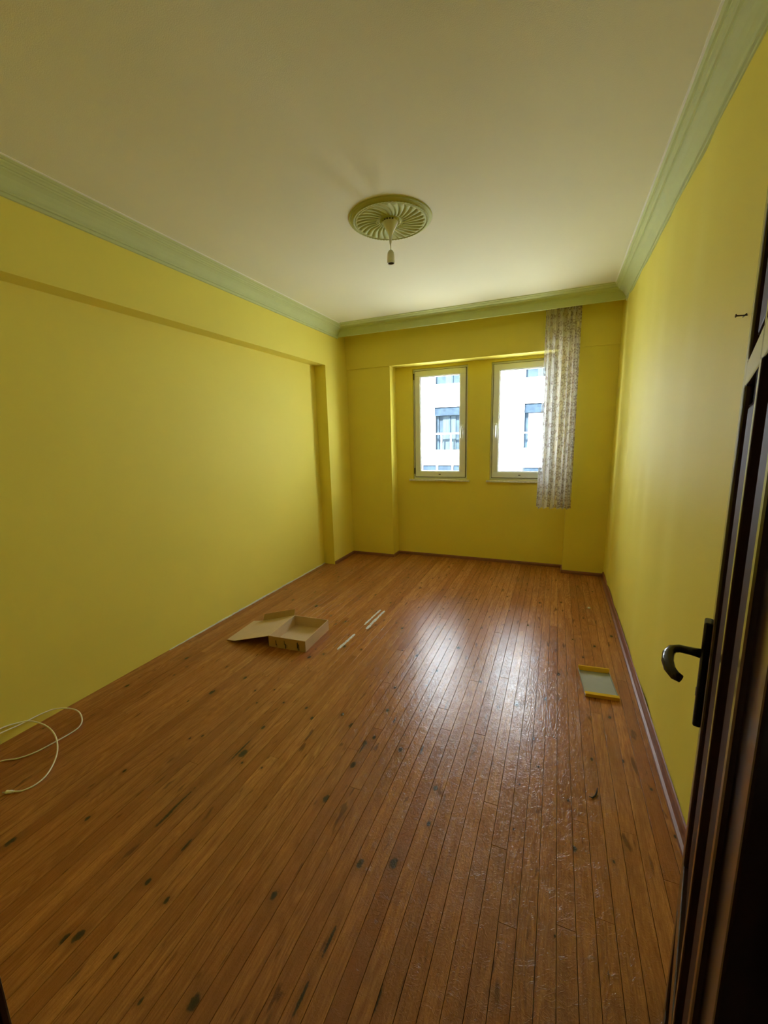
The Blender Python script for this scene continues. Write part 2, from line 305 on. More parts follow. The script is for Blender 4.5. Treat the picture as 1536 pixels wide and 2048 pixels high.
    # varnish: wavy, scratched, wrinkled
    n1 = N(nt, 'ShaderNodeTexNoise', i_Scale=11.0, i_Detail=3.0, i_Distortion=1.2); L(nt, pos, n1.inputs['Vector'])
    n2 = N(nt, 'ShaderNodeTexNoise', i_Scale=60.0, i_Detail=4.0, i_Distortion=1.5); L(nt, pos, n2.inputs['Vector'])
    n4 = N(nt, 'ShaderNodeTexNoise', i_Scale=26.0, i_Detail=2.0, i_Distortion=2.2); L(nt, pos, n4.inputs['Vector'])
    wr = ramp(nt, n4.outputs['Fac'], [(0.46, 0.0), (0.50, 1.0), (0.54, 0.0)])
    hgt = math_(nt, 'ADD', math_(nt, 'MULTIPLY', n1.outputs['Fac'], 1.1), math_(nt, 'MULTIPLY', n2.outputs['Fac'], 0.80))
    hgt = math_(nt, 'ADD', hgt, math_(nt, 'MULTIPLY', wr, 0.20))
    hgt = math_(nt, 'ADD', hgt, math_(nt, 'MULTIPLY', math_(nt, 'MULTIPLY', ringv, ringon), 0.30))
    bp = N(nt, 'ShaderNodeBump', i_Strength=0.5, i_Distance=0.0022); L(nt, hgt, bp.inputs['Height']); L(nt, bp.outputs[0], b.inputs['Normal'])
    rg = ramp(nt, n2.outputs['Fac'], [(0.3, 0.14), (0.7, 0.24)])
    L(nt, rg, b.inputs['Roughness']); b.inputs['Specular IOR Level'].default_value = 0.5
    return m
M_floor = floor_mat()
floor = obj('floor', boxes((XL-0.35, XR+0.3, -0.02, YO, -0.12, -0.016), (-1.35, 1.05, -1.85, -0.02, -0.12, 0.0)), M_dark, kind='structure', label='worn orange-brown varnished plank floor')
PITCH = 0.0545
def row_of(x): return math.floor((x - 0.009)/PITCH)
random.seed(21)
r0, r1 = row_of(XL-DN), row_of(XR)
jn = {}
for x, y in JOINTS: jn.setdefault(row_of(x), []).append(y)
planks = []
for r in range(r0, r1+1):
    x0, x1 = 0.009+r*PITCH, 0.009+(r+1)*PITCH
    x0c, x1c = max(x0, XL-DN-0.004), min(x1, XR+0.01)
    if x1c - x0c < 0.004: continue
    cuts = list(jn.get(r, []))
    lo, hi = 0.06, YR+0.01
    marks = sorted(cuts) + [hi]; out = [lo]; prev = lo
    for mk in marks:
        gap = mk - prev; n = max(1, round(gap/ random.uniform(1.5, 2.3)))
        for k in range(1, n): out.append(prev + gap*(k + random.uniform(-0.22, 0.22))/n)
        out.append(mk); prev = mk
    for a, b_ in zip(out, out[1:]): planks.append((x0c, x1c, a, b_))
for (x0, x1, a, b_) in planks:
    g = 0.0008; e = 0.0004; za = random.uniform(-0.0006, 0.0)
    bm = B()
    cx, cy_ = (x0+x1)/2, (a+b_)/2
    X0, X1_, Y0, Y1 = x0+g-cx, x1-g-cx, a+0.0004-cy_, b_-0.0004-cy_
    ring = lambda i, z: [bm.verts.new(v) for v in ((X0+i, Y0+i, z), (X1_-i, Y0+i, z), (X1_-i, Y1-i, z), (X0+i, Y1-i, z))]
    R0, R1, R2 = ring(0, -0.016), ring(0, za-e*0.7), ring(e, za)
    for A_, B_ in ((R0, R1), (R1, R2)):
        for k in range(4): bm.faces.new((A_[k], A_[(k+1) % 4], B_[(k+1) % 4], B_[k]))
    bm.faces.new(R2)
    o = obj('plank', bm, M_floor, floor, loc=(cx, cy_, 0))
    ks = sorted([k for k in KNOTS if x0 <= k[0] < x1 and a-0.01 <= k[1] < b_+0.01], key=lambda k: -k[2])[:4]
    ss = [s for s in STREAKS if x0 <= s[0] < x1 and a <= s[1] < b_][:2]
    if not ks and random.random() < 0.25: ks = [(random.uniform(x0, x1), random.uniform(a, b_), random.uniform(0.002, 0.005))]
    for k in range(4): o['knot_%d' % k] = [float(v) for v in (ks[k] if k < len(ks) else (50.0, 50.0, 0.01))]
    for k in range(2): o['streak_%d' % k] = [float(v) for v in (ss[k] if k < len(ss) else (50.0, 50.0, 0.01))]

# ------------------------------------------------------------------ windows
def glass_mat(name, tint):
    m, nt, b = new_mat(name); nt.nodes.remove(b)
    out = nt.nodes['Material Output']
    tr = N(nt, 'ShaderNodeBsdfTransparent'); tr.inputs[0].default_value = (*tint, 1)
    gl = N(nt, 'ShaderNodeBsdfGlossy'); gl.inputs['Roughness'].default_value = 0.02
    lw = N(nt, 'ShaderNodeLayerWeight', i_Blend=0.5); frs = math_(nt, 'ADD', 0.04, math_(nt, 'MULTIPLY', math_(nt, 'POWER', lw.outputs['Facing'], 5.0), 0.9))
    no = N(nt, 'ShaderNodeTexNoise', i_Scale=30.0, i_Detail=5.0); tc = N(nt, 'ShaderNodeTexCoord'); L(nt, tc.outputs['Object'], no.inputs['Vector'])
    df = N(nt, 'ShaderNodeBsdfDiffuse'); df.inputs[0].default_value = (0.5, 0.5, 0.5, 1)
    mx0 = N(nt, 'ShaderNodeMixShader'); L(nt, ramp(nt, no.outputs['Fac'], [(0.5, 0.0), (0.8, 0.06)]), mx0.inputs[0]); L(nt, tr.outputs[0], mx0.inputs[1]); L(nt, df.outputs[0], mx0.inputs[2])
    mx = N(nt, 'ShaderNodeMixShader'); L(nt, frs, mx.inputs[0]); L(nt, mx0.outputs[0], mx.inputs[1]); L(nt, gl.outputs[0], mx.inputs[2])
    L(nt, mx.outputs[0], out.inputs[0]); return m
M_glass = glass_mat('window_glass', (0.94, 0.97, 0.97))
def frame_bm(x0, x1, z0, z1, t, y0, y1, c=0.003):
    bm = B()
    chbox(bm, x0, x1, y0, y1, z0, z0+t, c); chbox(bm, x0, x1, y0, y1, z1-t, z1, c)
    chbox(bm, x0, x0+t, y0, y1, z0+t-0.002, z1-t+0.002, c); chbox(bm, x1-t, x1, y0, y1, z0+t-0.002, z1-t+0.002, c)
    return bm
def window(n, x0, x1, handle_right, label):
    xc = (x0+x1)/2
    t = thing('window_%d' % n, label, None, (xc, YR, WZ0), kind='structure')
    hw = (x1-x0)/2; hz = WZ1-WZ0
    obj('window_frame', frame_bm(-hw, hw, 0, hz, 0.045, 0.028, 0.090), M_pvc, t)
    obj('frame_seal', frame_bm(-hw+0.020, hw-0.020, 0.020, hz-0.020, 0.010, 0.022, 0.030, 0.001), M_pvcgrey, t)
    s = obj('sash', frame_bm(-hw+0.026, hw-0.026, 0.028, hz-0.026, 0.064, 0.008, 0.075, 0.005), M_pvc, t)
    obj('glazing_bead', frame_bm(-hw+0.088, hw-0.088, 0.090, hz-0.088, 0.010, 0.016, 0.045, 0.002), M_pvc, s)
    bm = B(); box(bm, -hw+0.092, hw-0.092, 0.040, 0.044, 0.094, hz-0.092); obj('pane', bm, M_glass, s)
    hx = (hw-0.058) if handle_right else (-hw+0.058)
    bm = B(); chbox(bm, hx-0.014, hx+0.014, -0.002, 0.009, 0.56, 0.63, 0.003)
    tube(bm, [(hx, 0.0, 0.60), (hx, -0.028, 0.60), (hx, -0.036, 0.59), (hx-0.002, -0.038, 0.56), (hx-0.002, -0.036, 0.50), (hx-0.002, -0.033, 0.475)], [0.007, 0.007, 0.009, 0.010, 0.009, 0.006], 10)
    obj('handle', bm, M_pvc, s)
    bx = -1 if handle_right else 1
    for zz in (0.06, hz-0.12):
        bm = B(); tube(bm, [(bx*(hw-0.014), 0.012, zz), (bx*(hw-0.014), 0.012, zz+0.07)], 0.0065, 10); obj('hinge', bm, M_pvcgrey, t)
    bm = B(); chbox(bm, -hw-0.045 if n == 1 else -hw-0.03, hw+0.03, -0.035, 0.10, -0.022, -0.001, 0.003); obj('window_sill', bm, M_marble, t, label='grey veined marble sill')
    bm = B(); box(bm, -0.012, 0.012, 0.004, 0.009, 0.052, 0.062); obj('drain_cap', bm, M_pvcgrey, s)
window(1, W1[0], W1[1], True, 'white framed window left of the narrow yellow wall strip, handle on its right')
window(2, W2[0], W2[1], False, 'white framed window half covered by the lace curtain, handle on its left')

# ------------------------------------------------------------------ lace curtain
def lace_mat():
    m, nt, b = new_mat('white_lace_voile'); nt.nodes.remove(b); out = nt.nodes['Material Output']
    uv = N(nt, 'ShaderNodeUVMap', uv_map='UVMap')
    mp = N(nt, 'ShaderNodeMapping'); mp.inputs['Scale'].default_value = (15.0, 15.0, 1.0); L(nt, uv.outputs[0], mp.inputs[0])
    wv = N(nt, 'ShaderNodeTexNoise', i_Scale=60.0, i_Detail=2.0); L(nt, uv.outputs[0], wv.inputs['Vector'])
    vo = N(nt, 'ShaderNodeTexVoronoi', i_Scale=1.0, i_Randomness=0.55); vo.voronoi_dimensions = '2D'; L(nt, mp.outputs[0], vo.inputs['Vector'])
    dd = math_(nt, 'ADD', vo.outputs['Distance'], math_(nt, 'MULTIPLY', math_(nt, 'SUBTRACT', wv.outputs['Fac'], 0.5), 0.55))
    ring = ramp(nt, dd, [(0.10, 0.15), (0.16, 1.0), (0.30, 1.0), (0.36, 0.0)])
    w2 = N(nt, 'ShaderNodeTexNoise', i_Scale=21.0, i_Detail=1.0, i_Distortion=2.0); L(nt, uv.outputs[0], w2.inputs['Vector'])
    vine = ramp(nt, w2.outputs['Fac'], [(0.46, 0.0), (0.485, 0.9), (0.51, 0.9), (0.54, 0.0)])
    pat = math_(nt, 'MAXIMUM', ring, vine)
    op = math_(nt, 'ADD', 0.42, math_(nt, 'MULTIPLY', pat, 0.42), clamp=True)
    tr = N(nt, 'ShaderNodeBsdfTransparent')
    df = N(nt, 'ShaderNodeBsdfDiffuse'); tl = N(nt, 'ShaderNodeBsdfTranslucent')
    col = mixc(nt, pat, (0.90, 0.89, 0.90), (0.28, 0.25, 0.23)); L(nt, col, df.inputs[0]); L(nt, col, tl.inputs[0])
    m1 = N(nt, 'ShaderNodeMixShader'); m1.inputs[0].default_value = 0.40; L(nt, df.outputs[0], m1.inputs[1]); L(nt, tl.outputs[0], m1.inputs[2])
    m2 = N(nt, 'ShaderNodeMixShader'); L(nt, op, m2.inputs[0]); L(nt, tr.outputs[0], m2.inputs[1]); L(nt, m1.outputs[0], m2.inputs[2])
    L(nt, m2.outputs[0], out.inputs[0]); return m
M_lace = lace_mat()
bm = B(); uvl = bm.loops.layers.uv.new('UVMap')
NU, NV = 220, 44; random.seed(5)
ph = [random.uniform(-0.35, 0.35) for _ in range(12)]
ct = [(-0.162, 0.150), (-0.185, 0.146)]
rows = []
for j in range(NV+1):
    v = j/NV; z = 2.69 - v*(2.69-0.712); row = []
    xl_ = -0.162 - 0.016*v**1.6; xr_ = 0.150 - 0.006*v
    for i in range(NU+1):
        u = i/NU; k = u*6.3 + 0.25*math.sin(7*u)
        am = 0.020 + 0.012*v
        yy = 4.440 + am*math.sin(2*PI*k + 0.5*math.sin(2.2*v+k) + ph[int(k) % 12]) + 0.008*math.sin(2*PI*k*0.37+2*v)
        xx = xl_ + (xr_-xl_)*u + 0.010*math.sin(4*PI*k+1.0)*(0.5+0.5*v)
        zz = z + (0.006*math.sin(2*PI*k) if j == NV else 0)
        vt = bm.verts.new((xx, yy, zz)); row.append((vt, (u*0.95, (2.69-z)*1.0)))
    rows.append(row)
for A_, B_ in zip(rows, rows[1:]):
    for i in range(NU):
        q = (A_[i], A_[i+1], B_[i+1], B_[i]); f = bm.faces.new([x[0] for x in q]); f.smooth = True
        for lp, x in zip(f.loops, q): lp[uvl].uv = x[1]
cur = obj('lace_curtain', bm, M_lace, normals=False, label='gathered white lace curtain hanging in front of the right-hand window', category='curtain')
bm = B(); chbox(bm, XL+0.01, XR-0.012, 4.425, 4.455, 2.688, 2.7005, 0.002); obj('trim_4', bm, M_pvc, kind='structure', label='white curtain track behind the pelmet')

# ------------------------------------------------------------------ ceiling rose and pendant lampholder
RX, RY = -0.950, 2.452
rose = thing('ceiling_rose', 'pale green fluted plaster ceiling rose round the pendant cord', 'ceiling rose', (RX, RY, H))
def rz(r):
    pts = [(0.0, -0.012), (0.042, -0.012), (0.046, -0.020), (0.056, -0.021), (0.062, -0.012), (0.075, -0.008), (0.14, -0.006), (0.190, -0.010), (0.199, -0.018), (0.203, -0.018), (0.206, -0.013), (0.210, -0.018), (0.218, -0.018),
           (0.221, -0.012), (0.226, -0.012), (0.230, -0.008), (0.237, -0.007), (0.240, 0.0)]
    for (a, za), (b_, zb) in zip(pts, pts[1:]):
        if a <= r <= b_: return za + (zb-za)*(r-a)/(b_-a)
    return 0
bm = B(); NA = 288; rs = [0.03+0.21*i/70 for i in range(71)]; prev = None; NF = 30
for r in rs:
    ring = []
    for k in range(NA):
        a = 2*PI*k/NA; z = rz(r)
        if 0.062 < r < 0.199:
            e = min(1, (r-0.062)/0.02, (0.199-r)/0.010); s = abs(math.sin((a*NF + 85*(r-0.062) )/2)); z -= 0.011*e*(s**0.7)
        elif 0.207 < r < 0.220: z -= 0.0025*abs(math.sin(a*36))
        elif 0.044 < r < 0.058: z -= 0.004*abs(math.sin(a*9))
        ring.append(bm.verts.new((r*math.cos(a), r*math.sin(a), z)))
    if prev:
        for k in range(NA): f = bm.faces.new((prev[k], prev[(k+1) % NA], ring[(k+1) % NA], ring[k])); f.smooth = True
    prev = ring
obj('fluted_rosette', bm, M_rose, rose)
bm = B(); lathe(bm, [(0.045, 0.001), (0.045, -0.012), (0.001, -0.0125)], 32); obj('center_disc', bm, M_rose, rose)
M_white = plain('aged_white_plastic', (0.78, 0.78, 0.72), 0.22, 0.05, 20)
pend = thing('pendant_lampholder', 'empty white lampholder hanging on a short cord from the ceiling rose', 'lampholder', (RX+0.004, RY-0.014, H))
bm = B(); lathe(bm, [(0.0445, -0.016), (0.045, -0.024), (0.042, -0.034), (0.030, -0.055), (0.016, -0.078), (0.009, -0.100), (0.0065, -0.130), (0.004, -0.142), (0.001, -0.143)], 36); obj('canopy', bm, M_white, pend)
bm = B(); lathe(bm, [(0.030, -0.012), (0.030, -0.024), (0.040, -0.024), (0.040, -0.012)], 28); obj('mounting_collar', bm, M_pvcgrey, pend)
bm = B()
for k in range(5):
    a = PI/2 + (k-2)*0.34 + 0*PI; a = -a
    m_ = Matrix.Rotation(a, 4, 'Z'); box(bm, 0.0435, 0.0465, -0.005, 0.005, -0.026, -0.018, m_)
obj('vent_slot', bm, M_pvcgrey, pend, kind='stuff')
bm = B(); tube(bm, [(0, 0, -0.12), (0.0005, 0, -0.15), (0, 0, -0.178)], 0.0028, 8); obj('cord', bm, M_white, pend)
bm = B(); lathe(bm, [(0.004, -0.168), (0.011, -0.172), (0.018, -0.182), (0.0205, -0.200), (0.022, -0.236), (0.0225, -0.238), (0.0225, -0.240), (0.019, -0.240), (0.0175, -0.232), (0.0170, -0.205), (0.001, -0.205)], 28)
hs = obj('socket', bm, M_white, pend)
bm = B(); lathe(bm, [(0.0166, -0.2385), (0.0166, -0.206), (0.001, -0.206)], 24); obj('socket_bore', bm, M_pvcgrey, hs)

# ------------------------------------------------------------------ open door
HX, HY = 0.096, 0.231; ang = math.atan2(0.789, 0.226)
door = thing('door_1', 'dark brown panelled door standing open beside the right wall', None, (HX, HY, 0), ang, kind='structure')
LW, LH = 0.82, 2.02
bm = B(); box(bm, 0, LW, -0.030, -0.012, 0.008, LH)                     # core
def slab(x0, x1, z0, z1): chbox(bm, x0, x1, -0.042, 0.0, z0, z1, 0.002)
slab(0, 0.062, 0.008, LH); slab(LW-0.105, LW, 0.008, LH)
cols = [(0.062, 0.352), (0.380, LW-0.105)]; lev = [(0.15, 0.42), (0.55, 1.535), (1.575, 1.90)]
slab(0.062, LW-0.105, 0.008, 0.15); slab(0.062, LW-0.105, 0.42, 0.55); slab(0.062, LW-0.105, 1.535, 1.575); slab(0.062, LW-0.105, 1.90, LH)
slab(0.352, 0.380, 0.15, 1.90)
obj('door_leaf', bm, M_wood, door)
for (a, b_) in cols:
    for (z0, z1) in lev:
        bm = B(); t = 0.022
        for (p0, p1, q0, q1) in ((a-0.004, b_+0.004, z0-0.004, z0-0.004+t), (a-0.004, b_+0.004, z1+0.004-t, z1+0.004), (a-0.004, a-0.004+t, z0, z1), (b_+0.004-t, b_+0.004, z0, z1)):
            if abs(p0-0.380) < 0.01 or abs(p1-0.352) < 0.01: continue      # no moulding along the narrow mullion
            chbox(bm, p0, p1, -0.012, 0.005 if a < 0.1 else 0.001, q0, q1, 0.004)
        mo = obj('panel_moulding', bm, M_wood, door)
        bm = B(); chbox(bm, a+0.035, b_-0.035, -0.013, -0.007, z0+0.035, z1-0.035, 0.006); obj('raised_panel', bm, M_woodm, door)
px, pz = LW-0.048, 0.962
bm = B(); chbox(bm, px-0.018, px+0.018, -0.001, 0.014, pz-0.117, pz+0.117, 0.004); hp = obj('handle_plate', bm, M_bronze, door, label='blackened metal backplate')
bm = B(); tube(bm, [(px, 0.008, pz+0.042), (px, 0.030, pz+0.042), (px-0.001, 0.050, pz+0.042), (px-0.010, 0.062, pz+0.041), (px-0.030, 0.067, pz+0.038), (px-0.055, 0.066, pz+0.034), (px-0.080, 0.060, pz+0.030), (px-0.094, 0.050, pz+0.026), (px-0.098, 0.040, pz+0.024)],
     [0.012, 0.0095, 0.0095, 0.010, 0.011, 0.011, 0.0105, 0.010, 0.008], 12, flat=0.85)
obj('lever_handle', bm, M_bronze, hp)
bm = B(); tube(bm, [(px, 0.008, pz-0.045), (px, 0.0150, pz-0.045)], 0.009, 14); obj('keyhole', bm, M_pvcgrey, hp)
bm = B(); chbox(bm, LW-0.001, LW+0.002, -0.032, -0.012, 0.86, 1.06, 0.0005); obj('lock_strike', bm, M_steel, door)
for zz in (0.25, 1.0, 1.75):
    bm = B(); tube(bm, [(-0.008, 0.004, zz), (-0.008, 0.004, zz+0.09)], 0.008, 10); obj('hinge', bm, M_bronze, door)
# door frame around the opening the picture is taken from
bm = boxes((DX0-0.03, DX0, -0.02, YF+0.006, 0, DZ+0.03), (DX1, DX1+0.03, -0.02, YF+0.006, 0, DZ+0.03), (DX0, DX1, -0.02, YF+0.006, DZ, DZ+0.03))
chbox(bm, DX0-0.085, DX0, YF, YF+0.015, 0, DZ+0.085, 0.003); chbox(bm, DX1, DX1+0.085, YF, YF+0.015, 0, DZ+0.085, 0.003); chbox(bm, DX0-0.085, DX1+0.085, YF, YF+0.015, DZ, DZ+0.085, 0.003)
obj('trim_5', bm, M_wood2, kind='structure', label='dark brown door frame at the near edge of the room')

# ------------------------------------------------------------------ cardboard box
def card_mat(name, col, line=True):
    m, nt, b = new_mat(name)
    tc = N(nt, 'ShaderNodeTexCoord'); mp = N(nt, 'ShaderNodeMapping'); mp.inputs['Scale'].default_value = (1, 0.05, 1); L(nt, tc.outputs['Object'], mp.inputs[0])
    n1 = N(nt, 'ShaderNodeTexNoise', i_Scale=160.0, i_Detail=2.0); L(nt, mp.outputs[0], n1.inputs['Vector'])
    n2 = N(nt, 'ShaderNodeTexNoise', i_Scale=14.0, i_Detail=4.0); L(nt, tc.outputs['Object'], n2.inputs['Vector'])
    f = math_(nt, 'ADD', math_(nt, 'MULTIPLY', n1.outputs['Fac'], 0.5), math_(nt, 'MULTIPLY', n2.outputs['Fac'], 0.5))
    L(nt, mixc(nt, f, tuple(x*0.82 for x in col), tuple(x*1.15 for x in col)), b.inputs['Base Color']); b.inputs['Roughness'].default_value = 0.75
    b.inputs['Specular IOR Level'].default_value = 0.25
    return m
M_card = card_mat('brown_cardboard', (0.60, 0.44, 0.27)); M_cardD = card_mat('darker_cardboard_face', (0.50, 0.35, 0.18))
M_ink = plain('black_print_and_tears', (0.03, 0.025, 0.02), 0.7, 0.3, 80)
def sheet(bm, pts, t=0.003):
    """a flat board through 4 corner points, given thickness t"""
    P = [Vector(p) for p in pts]; n = (P[1]-P[0]).cross(P[3]-P[0]).normalized()*t
    A = [bm.verts.new(p) for p in P]; D = [bm.verts.new(p-n) for p in P]
    bm.faces.new(A); bm.faces.new(D[::-1])
    for k in range(len(P)): bm.faces.new((A[k], D[k], D[(k+1) % len(P)], A[(k+1) % len(P)]))
cb = thing('cardboard_box', 'open shallow brown cardboard box with its lid folded out to the left', 'box', (-1.855, 2.193, 0), math.radians(3.6))
BW, BD, BH = 0.300, 0.357, 0.082
obj('bottom_panel', boxes((0.003, BW-0.003, 0.003, BD-0.003, 0.0005, 0.004)), M_card, cb)
fp = obj('front_panel', boxes((0, BW, 0, 0.004, 0.0005, BH)), M_cardD, cb)
obj('back_panel', boxes((0, BW, BD-0.004, BD, 0.0005, BH)), M_card, cb)
obj('side_panel', boxes((0, 0.003, 0.004, BD-0.004, 0.0005, BH)), M_card, cb)
obj('side_panel', boxes((BW-0.005, BW, 0.004, BD-0.004, 0.0005, BH-0.001)), M_card, cb)
bm = B(); random.seed(11)
for (x, wd, z0, z1) in ((0.058, 0.006, 0.018, 0.055), (0.066, 0.003, 0.006, 0.030), (0.136, 0.007, 0.004, 0.040), (0.128, 0.004, 0.030, 0.062), (0.148, 0.003, 0.010, 0.034), (0.232, 0.008, 0.020, 0.060), (0.244, 0.006, 0.006, 0.052), (0.238, 0.003, 0.004, 0.068)):
    box(bm, x, x+wd, -0.0008, 0.0, z0, z1)
obj('printed_marks', bm, M_ink, fp, kind='stuff', label='black vertical bar marks on the front')
bm = B(); sheet(bm, [(0.0, 0.0, BH), (-0.272, -0.055+0.02, 0.022), (-0.272, 0.300, 0.026), (0.0, BD, BH)][::-1])
lid = obj('lid_panel', bm, M_card, cb)
bm = B(); sheet(bm, [(-0.272, -0.035, 0.022), (-0.352, -0.012, 0.005), (-0.300, 0.060, 0.006), (-0.352, 0.130, 0.006), (-0.352, 0.290, 0.006), (-0.272, 0.300, 0.026)][::-1]) if False else None
sheet(bm, [(-0.272, -0.035, 0.022), (-0.362, -0.010, 0.0045), (-0.366, 0.318, 0.0045), (-0.272, 0.300, 0.026)][::-1]); obj('tuck_flap', bm, M_card, lid)
bm = B(); sheet(bm, [(-0.262, 0.302, 0.026), (-0.002, BD, BH-0.002), (0.0, BD+0.012, BH+0.048), (-0.255, 0.318, 0.078)]); obj('side_flap', bm, M_cardD, lid)
# ------------------------------------------------------------------ yellow tray
M_yel = plain('glossy_yellow_card', (0.75, 0.47, 0.03), 0.25, 0.06, 20); M_grey = plain('grey_card_lining', (0.36, 0.36, 0.31), 0.7, 0.06, 30)
tr_ = thing('yellow_box_lid', 'shallow yellow cardboard lid with grey inside lying by the right wall', 'box lid', (0.208, 2.350, 0), math.radians(5.0))
TW, TD = 0.172, 0.275
obj('bottom_panel', boxes((0.0, TW, 0.004, TD-0.004, 0.0004, 0.0024)), M_grey, tr_)
obj('side_rim', boxes((0, 0.002, 0.002, TD-0.002, 0.0004, 0.016)), M_grey, tr_)
obj('side_rim', boxes((TW-0.002, TW, 0.002, TD-0.002, 0.0004, 0.014)), M_grey, tr_)
def rim(y_out, y_in, y_top):
    bm = B(); pr = [(y_out, 0.0004), (y_out, 0.020), (y_top, 0.026), (y_in, 0.0026)]
    A_ = [bm.verts.new((0.0, y, z)) for y, z in pr]; D_ = [bm.verts.new((TW, y, z)) for y, z in pr]
    bm.faces.new(A_); bm.faces.new(D_[::-1])
    for k in range(4): bm.faces.new((A_[k], D_[k], D_[(k+1) % 4], A_[(k+1) % 4]))
    return bm
bm = B()
for pr in ([(-0.004, 0.0004), (-0.008, 0.021), (0.010, 0.0245), (0.026, 0.016), (0.022, 0.0026)],):
    A_ = [bm.verts.new((0.0, y, z)) for y, z in pr]; D_ = [bm.verts.new((TW, y, z)) for y, z in pr]
    bm.faces.new(A_); bm.faces.new(D_[::-1])
    for k in range(5): bm.faces.new((A_[k], D_[k], D_[(k+1) % 5], A_[(k+1) % 5]))
obj('end_rim', bm, M_yel, tr_, label='folded yellow rim nearest the door')
bm = B(); pr = [(TD+0.004, 0.0004), (TD+0.008, 0.030), (TD, 0.030), (TD-0.004, 0.0026)]
A_ = [bm.verts.new((0.0, y, z)) for y, z in pr]; D_ = [bm.verts.new((TW, y, z)) for y, z in pr]
bm.faces.new(A_); bm.faces.new(D_[::-1])
for k in range(4): bm.faces.new((A_[k], D_[k], D_[(k+1) % 4], A_[(k+1) % 4]))
obj('end_rim', bm, M_yel, tr_)

# ------------------------------------------------------------------ white cable
M_cable = plain('white_cable_sheath', (0.86, 0.83, 0.70), 0.4, 0.04, 40)
def smooth_path(p, n=10):
    p = [Vector(q) for q in p]; out = []
    for i in range(len(p)-1):
        a = p[max(i-1, 0)]; b_ = p[i]; c = p[i+1]; d = p[min(i+2, len(p)-1)]
        for k in range(n):
            t = k/n; out.append(0.5*((2*b_) + (-a+c)*t + (2*a-5*b_+4*c-d)*t*t + (-a+3*b_-3*c+d)*t**3))
    out.append(p[-1]); return out
cab = thing('coaxial_cable', 'thin white cable looped on the floor beside the left wall', 'cable', (-2.3, 1.0, 0))
path = [(-2.09, 0.773, 0.006), (-2.061, 0.791, 0.004), (-2.044, 0.829, 0.004), (-2.054, 0.878, 0.006), (-2.097, 0.934, 0.012), (-2.158, 0.984, 0.02), (-2.244, 1.027, 0.03), (-2.331, 1.049, 0.04), (-2.403, 1.048, 0.05), (-2.468, 1.03, 0.06), (-2.494, 0.987, 0.07), (-2.494, 0.925, 0.085), (-2.46, 0.8, 0.1), (-2.47, 0.72, 0.09), (-2.47, 0.8, 0.08), (-2.471, 0.911, 0.075), (-2.481, 0.997, 0.06), (-2.491, 1.09, 0.05), (-2.479, 1.154, 0.042), (-2.424, 1.197, 0.03), (-2.361, 1.204, 0.02), (-2.29, 1.176, 0.01), (-2.253, 1.137, 0.006), (-2.248, 1.09, 0.004), (-2.254, 1.024, 0.004), (-2.268, 0.945, 0.004), (-2.303, 0.891, 0.004), (-2.36, 0.849, 0.004), (-2.42, 0.74, 0.004), (-2.47, 0.6, 0.004), (-2.48, 0.4, 0.004)]
bm = B(); tube(bm, [q - Vector((-2.3, 1.0, 0)) for q in smooth_path(path, 8)], 0.0032, 8); obj('sheath', bm, M_cable, cab)
e0 = Vector(path[0]) - Vector((-2.3, 1.0, 0)); e1 = Vector(path[1]) - Vector((-2.3, 1.0, 0)); dr = (e0-e1).normalized()
bm = B(); tube(bm, [e0-dr*0.002, e0+dr*0.004, e0+dr*0.006, e0+dr*0.020, e0+dr*0.022, e0+dr*0.028], [0.0045, 0.0045, 0.0065, 0.0065, 0.0075, 0.0075], 12); pl = obj('connector', bm, M_cable, cab)
bm = B(); tube(bm, [e0+dr*0.027, e0+dr*0.042], 0.0022, 8); obj('connector_pin', bm, M_steel, pl)

# ------------------------------------------------------------------ small leftovers
M_tape = plain('dried_tape_residue', (0.62, 0.60, 0.56), 0.5, 0.25, 120, 0.4, 300)
_n = M_tape.node_tree; _t = N(_n, 'ShaderNodeTexNoise', i_Scale=150.0, i_Detail=4.0); L(_n, N(_n, 'ShaderNodeNewGeometry').outputs['Position'], _t.inputs['Vector'])
L(_n, mixc(_n, ramp(_n, _t.outputs['Fac'], [(0.42, 0.0), (0.58, 1.0)]), (0.74, 0.77, 0.80), (0.42, 0.34, 0.28)), _n.nodes['Principled BSDF'].inputs['Base Color'])
def strip(name, pts, wd, label, group=None):
    random.seed(len(pts)*7+int(wd*1e4)); bm = B(); pv = None; P = smooth_path([(*q, 0) for q in pts], 6)
    for i, q in enumerate(P):
        hw_ = wd*0.5*(0.65+0.5*random.random())*(0.25 if i in (0, len(P)-1) else 1); jx = random.uniform(-0.001, 0.001)
        r_ = [bm.verts.new(v) for v in ((q.x-hw_+jx, q.y, 0.0002), (q.x-hw_*0.7+jx, q.y, 0.0011), (q.x+hw_*0.7+jx, q.y, 0.0011), (q.x+hw_+jx, q.y, 0.0002))]
        if pv:
            for k in range(3): bm.faces.new((pv[k], pv[k+1], r_[k+1], r_[k]))
        pv = r_
    return obj(name, bm, M_tape, label=label, category='tape residue', **({'group': group} if group else {}))
tp = 'whitish tape residue on the planks'
strip('tape_residue', [(-1.352, 2.735), (-1.350, 2.85), (-1.347, 2.95), (-1.344, 3.045)], 0.018, 'left of the two parallel whitish tape marks on the planks beyond the cardboard box', tp)
strip('tape_residue', [(-1.306, 2.675), (-1.306, 2.80), (-1.305, 2.93), (-1.303, 3.040)], 0.024, 'right, wider one of the two parallel whitish tape marks on the planks', tp)
strip('tape_residue', [(-1.366, 2.321), (-1.360, 2.42), (-1.357, 2.50), (-1.354, 2.573)], 0.020, 'single whitish tape streak on the planks just right of the cardboard box', tp)
